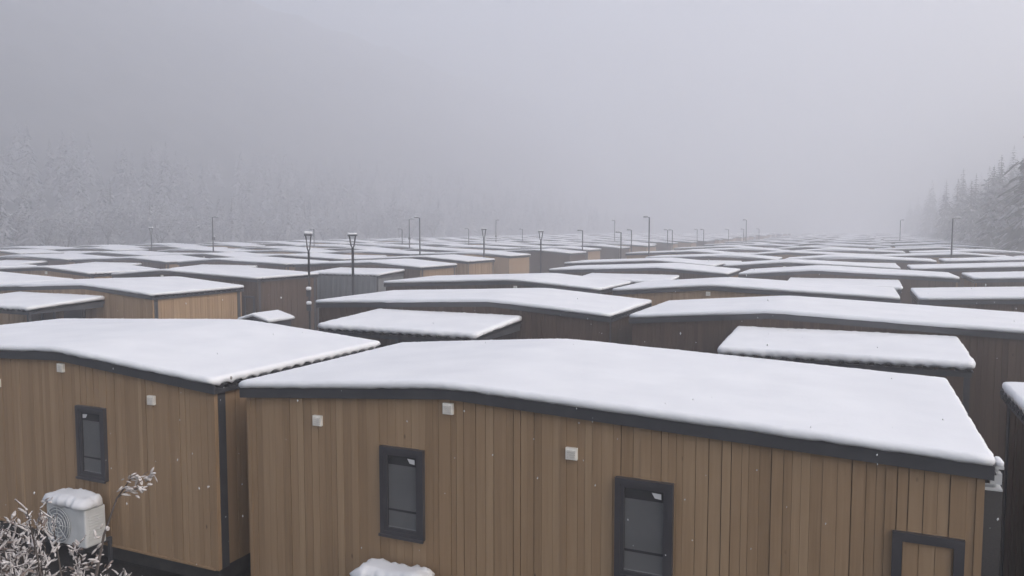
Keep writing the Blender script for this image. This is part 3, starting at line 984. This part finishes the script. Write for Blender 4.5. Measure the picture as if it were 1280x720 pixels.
def lamp_meshes(kind):
    if kind in LP:
        return LP[kind]
    o = {}
    H = {'fork': 4.5, 'arm': 5.4, 'stub': 4.5}[kind]
    mb = MB()
    if kind == 'fork':
        mb.tube([(0, 0, 0), (0, 0, 1.2), (0, 0, H - 0.55)], [0.056, 0.048, 0.044], 10)
    else:
        mb.tube([(0, 0, 0), (0, 0, 1.2), (0, 0, H - 0.02)], [0.062, 0.052, 0.04], 10)
    mb.tube([(0, 0, 0), (0, 0, 0.02)], 0.14, 12)
    o['pole'] = mb.mesh('pole', [M['pole']], True)
    if kind == 'fork':
        for k, s in enumerate((-1, 1)):
            mb = MB()
            mb.tube([(0, 0, H - 0.57), (s * .05, 0, H - 0.47), (s * 0.10, 0, H - 0.12), (s * .115, 0, H - .062)], 0.026, 8)
            o['arm%d' % k] = mb.mesh('arm', [M['pole']], True)
        mb = MB()
        mb.box(-0.155, 0.155, -0.11, 0.11, H - 0.06, H - 0.015)
        o['head'] = mb.mesh('lamp_head', [M['pole']])
        o['lens'] = MB().box(-0.14, 0.14, -0.08, 0.08, H - 0.068, H - 0.061).mesh('lens', [M['lamp_glass']])
        o['snow'] = snow_cap(-0.165, 0.165, -0.12, 0.12, lambda x, y: H - 0.013, 0.085, 12, 8, 0.06, 5).mesh('snow', [M['snow_plain']], True)
    else:
        mb = MB()
        mb.tube([(0, 0, H - 0.05), (-0.10, 0, H - 0.02), (-0.16, 0, H - 0.01)], 0.026, 8)
        o['arm0'] = mb.mesh('arm', [M['pole']], True)
        mb = MB()
        mb.box(-0.40, -0.12, -0.085, 0.085, H - 0.035, H + 0.025)
        o['head'] = mb.mesh('lamp_head', [M['pole']])
        o['lens'] = MB().box(-0.38, -0.18, -0.06, 0.06, H - 0.043, H - 0.036).mesh('lens', [M['lamp_glass']])
        o['snow'] = snow_cap(-0.41, -0.11, -0.095, 0.095, lambda x, y: H + 0.026, 0.05, 10, 5, 0.04, 5).mesh('snow', [M['snow_plain']], True)
    LP[kind] = o
    return o


mb = MB(); mb.box(-0.09, 0.09, -0.16, -0.05, 0, 0.2)
BOXM = mb.mesh('junction_box', [M['pole']])
BOXS = snow_cap(-0.11, 0.11, -0.18, -0.03, lambda x, y: 0.202, 0.10, 8, 6, 0.06, 8).mesh('snow', [M['snow_plain']], True)


def lamp_post(px, dist, kind, label, boxes=(), flip=False, scale=1.0, wide=1.0):
    """px: column of the 1280-wide photograph, dist: metres along the view"""
    yaw = R(24.1)
    for q in range(60):                       # stand it on open ground between the cabins, not in one
        dd = dist + (0.35 * ((q + 1) // 2)) * (1 if q % 2 else -1)
        lat = (px - 640) / 966.8 * dd
        x = -math.sin(yaw) * dd + math.cos(yaw) * lat
        y = math.cos(yaw) * dd + math.sin(yaw) * lat
        if all(not (a - .2 < x < b + .2 and c - .2 < y < e + .2) for a, b, c, e in FOOT):
            break
    else:
        print('lamp post without free ground', px)
    if abs(dd - dist) > 1.5:
        print('lamp moved', px, dist, '->', round(dd, 1))
    ms = lamp_meshes(kind)
    root = bpy.data.objects.new('lamp_post', None)
    root.location = (x, y, gz(x, y))
    root.rotation_euler = (0, 0, yaw + (math.pi if flip else 0))
    root.scale = (wide, wide, scale)
    C.objects.link(root)
    tag(root, label, 'lamp post', 'lamp posts along the lanes')
    link('pole', ms['pole'], root)
    link('arm', ms['arm0'], root)
    if kind == 'fork':
        link('arm', ms['arm1'], root)
    h = link('lamp_head', ms['head'], root)
    link('lens', ms['lens'], h)
    link('snow', ms['snow'], h)
    for z in boxes:
        bx = link('junction_box', BOXM, root, (0, 0, z))
        link('snow', BOXS, bx)


LAMPS = [
    (386, 23.5, 'fork', 'forked lamp post left of its twin, beside the dark cabin corner', (2.55, 2.1), False, 0.975, 0.72),
    (441, 31.0, 'fork', 'forked lamp post with wide snowy top before the grey sheeted porch', (), False, 0.955, 1.12),
    (605, 47.0, 'fork', 'forked lamp post left of a tan end wall before a grey porch', (), False, 1.0),
    (676, 45.0, 'fork', 'forked lamp post right of the grey sheeted porch', (), False, 0.97),
    (190, 58.0, 'fork', 'slim forked lamp post farthest left, before a tan wall', (), False, 1.03),
    (267, 56.0, 'arm', 'tall single-arm lamp post at left with snow lump halfway up', (3.75,), True, 1.0),
    (525, 55.0, 'arm', 'single-arm lamp post whose head points left, right one of a close pair', (), False, 0.98),
    (512, 66.0, 'arm', 'single-arm lamp post whose head points right, left one of a close pair', (3.6,), True, 0.99),
    (811, 55.0, 'arm', 'tallest single-arm lamp post in the middle of the roofs', (), False, 0.98),
    (1189, 50.0, 'arm', 'single-arm lamp post alone at the far right of the roofs', (), True, 0.94),
    (620, 92.0, 'arm', 'faint single-arm lamp post in fog behind the forked one', (3.4,), True, 1.02),
    (768, 100.0, 'arm', 'faint tall lamp post in fog left of the tallest post', (), False, 1.02),
    (932, 88.0, 'arm', 'tall pale lamp post in fog, tallest of the far right cluster', (), False, 1.0),
    (1124, 92.0, 'arm', 'faint lamp post in fog left of the lone right-hand post', (), True, 1.0),
    (393, 70.0, 'stub', 'thin lamp post in fog just right of the near forked one', (), False, 1.0),
    (503, 76.0, 'stub', 'thin lamp post in fog left of the close pair', (), False, 1.0),
    (586, 80.0, 'stub', 'thin lamp post in fog left of the middle forked post', (), False, 1.0),
    (653, 100.0, 'stub', 'very faint thin lamp post between the two middle forked posts', (), False, 0.98),
    (728, 60.0, 'stub', 'thin dark lamp post between middle forked post and tallest post', (), False, 0.97),
    (776, 56.0, 'stub', 'thin dark lamp post, left one of the pair beside the tallest post', (), False, 0.94),
    (789, 68.0, 'stub', 'thin lamp post close to the left of the tallest post', (), False, 0.97),
    (834, 84.0, 'stub', 'thin lamp post first to the right of the tallest post', (), False, 0.96),
    (840, 78.0, 'stub', 'thin darker lamp post second to the right of the tallest post', (), False, 0.96),
    (871, 104.0, 'stub', 'pale thin lamp post, left one of the third pair in fog', (), False, 0.96),
    (879, 92.0, 'stub', 'pale thin lamp post, right one of the third pair in fog', (), False, 0.96),
    (910, 100.0, 'stub', 'short pale lamp post alone in fog left of the far cluster', (), False, 0.96),
    (929, 108.0, 'stub', 'short pale lamp post close left of the tall far one', (), False, 0.96),
    (948, 120.0, 'stub', 'palest short lamp post at the right end of the far cluster', (), False, 0.96),
]
for a in LAMPS:
    lamp_post(*a)


# ------------------------------------------------------------------ trees
def conifer(seed, h, frost):
    """unit: metres. returns (trunk MB, crown MB); crown material 0 needles, 1 frosted"""
    rng = random.Random(seed)
    t = MB()
    lean = rng.uniform(-.02, .02)
    t.tube([(0, 0, -0.6), (lean * h * .3, 0, h * .35), (lean * h, 0, h * .97)], [h * .018 + .05, h * .012 + .03, 0.015], 7)
    c = MB()
    z = h * rng.uniform(0.06, 0.14)
    while z < h * 0.99:
        fr = z / h
        rad = h * 0.20 * (1 - fr) ** 0.8 * rng.uniform(0.8, 1.15) + 0.12
        nb = max(4, int(9 * (1 - fr) + 3))
        for q in range(nb):
            if rng.random() < 0.10:
                continue
            a = 2 * math.pi * (q + rng.random() * .8) / nb
            L = rad * rng.uniform(0.65, 1.15)
            droop = rng.uniform(0.22, 0.5)
            ca, sa = math.cos(a), math.sin(a)
            segs = 3
            for s in range(segs):
                f0, f1 = s / segs, (s + 1) / segs
                for tw in range(3):
                    off = rng.uniform(-.28, .28) * L * (1.1 - f0)
                    wd = L * rng.uniform(.07, .15) * (1.2 - f0)
                    p0 = Vector((ca * L * f0 - sa * off * .6, sa * L * f0 + ca * off * .6, z - droop * L * f0 * f0))
                    f2 = f1 * rng.uniform(.9, 1.15)
                    p1 = Vector((ca * L * f2 - sa * off * 1.5, sa * L * f2 + ca * off * 1.5, z - droop * L * f2 * f2 - rng.uniform(0, .06) * L))
                    sd = Vector((-sa, ca, rng.uniform(-.5, .5))) * wd
                    up = Vector((0, 0, wd * .5))
                    mi = 1 if rng.random() < frost * (0.55 + 0.6 * f1) else 0
                    c.add([p0 - sd * .5, p0 + sd * .5, p1 + sd - up, p1 + (p1 - p0) * .3 - up * 1.4, p1 - sd - up], [(0, 1, 2, 3, 4)], mi)
        z += h * rng.uniform(0.026, 0.040) * (1.15 - .5 * fr)
    c.add([(0.05, 0, h * .95), (-.05, .04, h * .95), (-.05, -.04, h * .95), (lean * h, 0, h * 1.01)], [(0, 1, 3), (1, 2, 3), (2, 0, 3)], 0)
    return t, c


def broadleaf(seed, h, frost):
    """a bare, rimed deciduous tree: forked limbs and many small frosted sprays"""
    rng = random.Random(seed)
    t, c = MB(), MB()
    tips = []

    def grow(p, dr, L, r, lv):
        pts, rad = [p], [r]
        for s in range(3):
            dr = (dr + Vector((rng.uniform(-.22, .22), rng.uniform(-.22, .22), rng.uniform(-.02, .14)))).normalized()
            p = p + dr * L / 3
            pts.append(p); rad.append(r * (1 - .18 * (s + 1)))
        t.tube(pts, rad, 5 if lv else 7, cap=False)
        if lv >= 3:
            tips.append((pts[1], L)); tips.append((pts[2], L)); tips.append((pts[3], L))
            return
        for q in range(3 if lv else 5):
            a = rng.uniform(0, 2 * math.pi)
            d2 = (dr * 1.0 + Vector((math.cos(a), math.sin(a), rng.uniform(-.1, .5))) * rng.uniform(.5, .95)).normalized()
            grow(pts[rng.choice((1, 2, 3))] if lv else pts[rng.choice((2, 3, 3))], d2, L * rng.uniform(.55, .75), r * .5, lv + 1)
        grow(p, dr, L * .65, r * .55, lv + 1)
    grow(Vector((0, 0, -.4)), Vector((rng.uniform(-.05, .05), 0, 1)), h * .42, h * .017 + .04, 0)
    for p, L in tips:
        for q in range(9):
            o = Vector((rng.gauss(0, 1), rng.gauss(0, 1), rng.gauss(0, .8))) * L * .33
            s = h * rng.uniform(.008, .02)
            u = Vector((rng.uniform(-1, 1), rng.uniform(-1, 1), rng.uniform(-1, 1))).normalized() * s
            w = Vector((rng.uniform(-1, 1), rng.uniform(-1, 1), rng.uniform(-.4, .4))).normalized() * s * 1.6
            c.add([p + o - u, p + o + w, p + o + u, p + o - w], [(0, 1, 2, 3)], 1 if rng.random() < frost else 0)
    return t, c


TREE = []
for s, (fn, h, fr) in enumerate([(conifer, 15, .22), (conifer, 18, .16), (conifer, 13, .28), (broadleaf, 13, .93), (broadleaf, 11, .96), (conifer, 14, .97), (conifer, 17, .94)]):
    t, c = fn(40 + s, h, fr)
    TREE.append((fn.__name__, t.mesh('trunk', [M['bark']], True), c.mesh('crown', [M['needles'], M['frost']]), h, t, c))


def tree(kind, x, y, scale, rot, label, group):
    if x > 0 and y < 98:
        scale *= 1.24
    nm = 'conifer_tree' if TREE[kind][0] == 'conifer' else 'frosted_tree'
    root = bpy.data.objects.new(nm, None)
    root.location = (x, y, hill_z(x, y) - 0.2)
    root.rotation_euler = (0, 0, rot)
    root.scale = (scale,) * 3
    C.objects.link(root)
    tag(root, label, 'tree', group)
    link('trunk', TREE[kind][1], root)
    link('crown', TREE[kind][2], root)


rt = random.Random(77)
# right: the dark trees along the edge of the camp
RT = [(17.8, 73, 0, 1.06), (15.5, 78, 4, 0.99), (21.1, 76, 1, 1.08), (17.2, 83, 1, 0.87), (15.2, 88, 2, 1.12), (19.8, 87, 0, 1.25), (16.2, 94, 5, 0.95),
      (24.6, 84, 1, 1.19), (18.8, 97, 1, 0.95), (15.3, 101, 4, 0.95), (22.8, 96, 0, 1.29), (17.0, 106, 0, 0.84), (15.1, 113, 2, 0.95), (20.0, 110, 1, 0.84),
      (16.1, 121, 1, 0.69), (18.0, 128, 0, 0.9), (15.2, 134, 2, 0.9), (16.8, 143, 1, 0.73), (19.4, 138, 0, 1.01), (15.4, 154, 2, 1.01), (17.2, 164, 0, 0.9),
      (15.6, 176, 1, 0.78), (18.9, 181, 1, 0.9), (15.3, 70, 2, 0.92), (16.0, 75.5, 2, 0.95), (19.0, 80.5, 5, 1.12), (22.2, 90, 1, 1.12), (27.1, 92, 0, 1.45)]
right_lab = ['dark fog-veiled conifer at the right picture edge', 'fog-veiled tree on the right slope']
for n, (x, y, k, sc) in enumerate(RT):
    lab = 'fog-veiled %s on the right slope, %s tree back along the camp edge' % ('dark conifer' if TREE[k][0] == 'conifer' else 'frosted bare tree',
                                                                                         ORD[sorted(range(len(RT)), key=lambda q: RT[q][1]).index(n)])
    tree(k, x, y, sc, rt.uniform(0, 6.28), lab, 'trees on the right-hand slope')
# left: first trees of the rimed wood behind the last cabins
NL = 60
for n in range(NL):
    y = 40 + 150 * (n / NL) ** 1.1 + rt.uniform(-1.5, 1.5)
    x = left_edge(y) - rt.uniform(1.5, 10)
    k = rt.choice((3, 4, 5, 6, 5, 6, 4, 3))
    tree(k, x, y, rt.uniform(.5, .8), rt.uniform(0, 6.28), 'frost-white tree in the front of the hazy wood behind the left cabins', 'rimed trees along the left slope')


# the rest of both woods reads as one mass
def forest(name, spots, kinds, label):
    vs, fs, mi = [], [], []
    n0 = 0
    for (x, y, sc) in spots:
        k = rt.choice(kinds)
        c = TREE[k][5]
        a = rt.uniform(0, 6.28)
        ca, sa = math.cos(a) * sc, math.sin(a) * sc
        z0 = hill_z(x, y) - .2
        arr = np.array(c.v)
        vs.append(np.column_stack([arr[:, 0] * ca - arr[:, 1] * sa + x, arr[:, 0] * sa + arr[:, 1] * ca + y, arr[:, 2] * sc + z0]))
        fs += [tuple(i + n0 for i in f) for f in c.f]
        mi += c.m
        n0 += len(arr)
    me = bpy.data.meshes.new(name)
    me.from_pydata(np.concatenate(vs).tolist(), [], fs)
    me.materials.append(M['needles']); me.materials.append(M['frost'])
    me.polygons.foreach_set('material_index', mi)
    tag(link(name, me), label, 'forest', kind='stuff')


def left_spot():
    y = 25 + rt.random() * 330
    return (left_edge(y) - 7 - rt.random() ** 1.2 * 60, y, rt.uniform(.45, .8))


forest('forest', [left_spot() for _ in range(560)], (5, 6, 5, 6),
       'dense rimed wood climbing the left slope into the fog')
forest('forest', [(RIGHT_EDGE + 4 + rt.random() ** 1.2 * 50, 84 + rt.random() * 300, rt.uniform(.65, 1.0)) for _ in range(190)], (0, 1, 2, 1),
       'dark wood on the slope at the far right, fading into the fog')


# ------------------------------------------------------------------ snowy shrub in the near left corner
def shrub(x, y, label):
    rng = random.Random(9)
    root = bpy.data.objects.new('snowy_shrub', None)
    root.location = (x, y, 0)
    C.objects.link(root)
    tag(root, label, 'shrub')
    yaw = R(24.1)
    rt_ = Vector((math.cos(yaw), math.sin(yaw), 0)); fw_ = Vector((-math.sin(yaw), math.cos(yaw), 0))
    P = lambda a, b, z: rt_ * a + fw_ * b + Vector((0, 0, z))
    st, lv = MB(), MB()

    def leaf(p, dr, L, wd, mi):
        dr = dr.normalized()
        s = dr.cross(Vector((0, 0, 1)))
        s = s.normalized() if s.length > .05 else Vector((1, 0, 0))
        u = s.cross(dr)
        vs, fs = [], []
        rings = [(0, .25), (.2, .8), (.5, 1), (.8, .7), (1, .12)]
        for f, q in rings:
            for k in range(6):
                th = 2 * math.pi * k / 6
                vs.append(p + dr * L * f + s * wd * q * math.cos(th) + u * (wd * .55 * q * math.sin(th) - .15 * L * f * f))
        for i in range(4):
            for k in range(6):
                fs.append((i * 6 + k, i * 6 + (k + 1) % 6, (i + 1) * 6 + (k + 1) % 6, (i + 1) * 6 + k))
        fs.append(tuple(range(24, 30)))
        lv.add(vs, fs, mi)

    def cluster(p, dr, n, size, brown=.15):
        for q in range(n):
            dd = (dr * .9 + Vector((rng.gauss(0, .6), rng.gauss(0, .6), rng.gauss(.1, .5)))).normalized()
            o = Vector((rng.gauss(0, .3), rng.gauss(0, .3), rng.gauss(0, .3))) * size
            leaf(p + o, dd, size * rng.uniform(.6, 1.2), size * rng.uniform(.13, .33), 1 if rng.random() < brown else 0)

    # the single long sprig that reaches up before the wall
    path = [P(.02, 0, 0), P(.06, .03, 1.1), P(.12, .05, 1.95), P(.19, .06, 2.28), P(.30, .05, 2.56), P(.42, .04, 2.72)]
    st.tube(path, [.02, .016, .012, .009, .006, .004], 7)
    st.tube([path[-2], P(.38, .02, 2.62), P(.52, 0, 2.66)], [.005, .004, .003], 6)
    for f in range(6):
        p = P(.40 + .035 * f, .02, 2.70 + .02 * (f % 3))
        cluster(p, P(.8, 0, .45), 5, .055, .1)
    for f in range(5):
        cluster(P(.37 + .035 * f, .0, 2.635 + .006 * f), P(1, 0, .05), 5, .055, .1)
    for f in range(5):
        cluster(P(.12 + .02 * f, .03, 2.06 + .07 * f), P(-.4 + .2 * (f % 3), .2, .5), 2, .06, .1)
    def coated(p, dr, L, r0):
        """a twig with a crust of snow along it"""
        pts, rad = [], []
        n = 5
        bend = Vector((rng.gauss(0, .25), rng.gauss(0, .25), rng.gauss(.05, .25)))
        for q in range(n + 1):
            f = q / n
            pts.append(p + dr * L * f + bend * L * f * f * .5)
            rad.append(r0 * (.45 + .75 * rng.random()) * (1 - .55 * f))
        cr.tube([q + Vector((0, 0, r0 * .5)) for q in pts], rad, 6)
        st.tube(pts, .0035, 5)
        return pts[-1]
    # the body of the shrub: many thin crusted twigs, some withered leaves
    cr = MB()
    for k in range(74):
        a = rng.uniform(-.85, .06)
        b = rng.uniform(-.35, .5)
        top = 2.22 - .9 * max(0, a + .12) / .3 + .10 * math.sin(a * 9) + rng.uniform(-.40, .08)
        base = P(a * .4 - .05, b * .4, 0)
        mid = P(a * .75, b * .8, top * .6)
        tip = P(a, b, top)
        st.tube([base, mid, tip], [.013, .008, .003], 6)
        for q in range(10):
            f = .25 + .75 * q / 9
            p = mid.lerp(tip, f)
            up = (tip - mid).normalized()
            dr = (up * .7 + Vector((rng.gauss(0, .7), rng.gauss(0, .7), rng.gauss(.1, .35)))).normalized()
            e = coated(p, dr, rng.uniform(.05, .15) * (1.25 - .6 * f), rng.uniform(.004, .012))
            if rng.random() < .55:
                coated(p.lerp(e, .5), (dr + Vector((rng.gauss(0, .6), rng.gauss(0, .6), .3))).normalized(), rng.uniform(.04, .09), rng.uniform(.006, .012))
            if rng.random() < .75:
                cluster(e, dr, 4, rng.uniform(.03, .06), .22)
    for a, z in ((-.33, 2.50), (-.15, 2.44), (-.55, 2.36)):
        st.tube([P(a * .6, .1, 1.2), P(a * .9, .05, z - .4), P(a, 0, z)], [.01, .007, .003], 6)
        for q in range(9):
            coated(P(a, 0, z - .01 - .032 * q), P(rng.uniform(-1, 1), rng.uniform(-.6, .6), .75).normalized(), rng.uniform(.05, .12), rng.uniform(.007, .013))
    for q in range(8):
        a = .14 + .055 * q
        z = 1.97 - .02 * abs(q - 3) + rng.uniform(-.03, .05)
        st.tube([P(a * .5, .05, 1.2), P(a, .02, z)], [.008, .003], 5)
        for w in range(3):
            coated(P(a, .02, z - .03 * w), P(rng.uniform(-.6, .9), rng.uniform(-.4, .4), .6).normalized(), rng.uniform(.03, .08), rng.uniform(.006, .011))
    link('snow', cr.mesh('snow', [M['crust']], True), root)
    link('stems', st.mesh('stems', [M['stem']], True), root)
    lf = link('leaves', lv.mesh('leaves', [M['leaf_frost'], M['leaf_brown']], True), root)
    return root


shrub(-5.15, 3.70, 'snow-laden shrub in the near left corner with one long sprig')

# ------------------------------------------------------------------ falling flakes
rf_ = random.Random(3)
mb = MB()
for _ in range(1000):
    dist = 3.5 + 34 * rf_.random()
    an = R(24.1) + R(rf_.uniform(-40, 40))
    x, y = -math.sin(an) * dist, math.cos(an) * dist
    z = CAM_Z + rf_.uniform(-.42, -.03) * dist
    if z < .4:
        continue
    r = rf_.uniform(.0025, .005)
    h = r * rf_.uniform(1.2, 2.6)
    sl = rf_.uniform(-.3, .3) * h
    vs = [(x - r, y, z), (x, y - r, z), (x + r, y, z), (x, y + r, z), (x + sl, y, z + h), (x - sl, y, z - h)]
    mb.add(vs, [(0, 1, 4), (1, 2, 4), (2, 3, 4), (3, 0, 4), (1, 0, 5), (2, 1, 5), (3, 2, 5), (0, 3, 5)])
tag(link('falling_snow', mb.mesh('falling_snow', [M['snow_plain']], True)), 'sparse snowflakes drifting down over the roofs', 'snowflakes', kind='stuff')
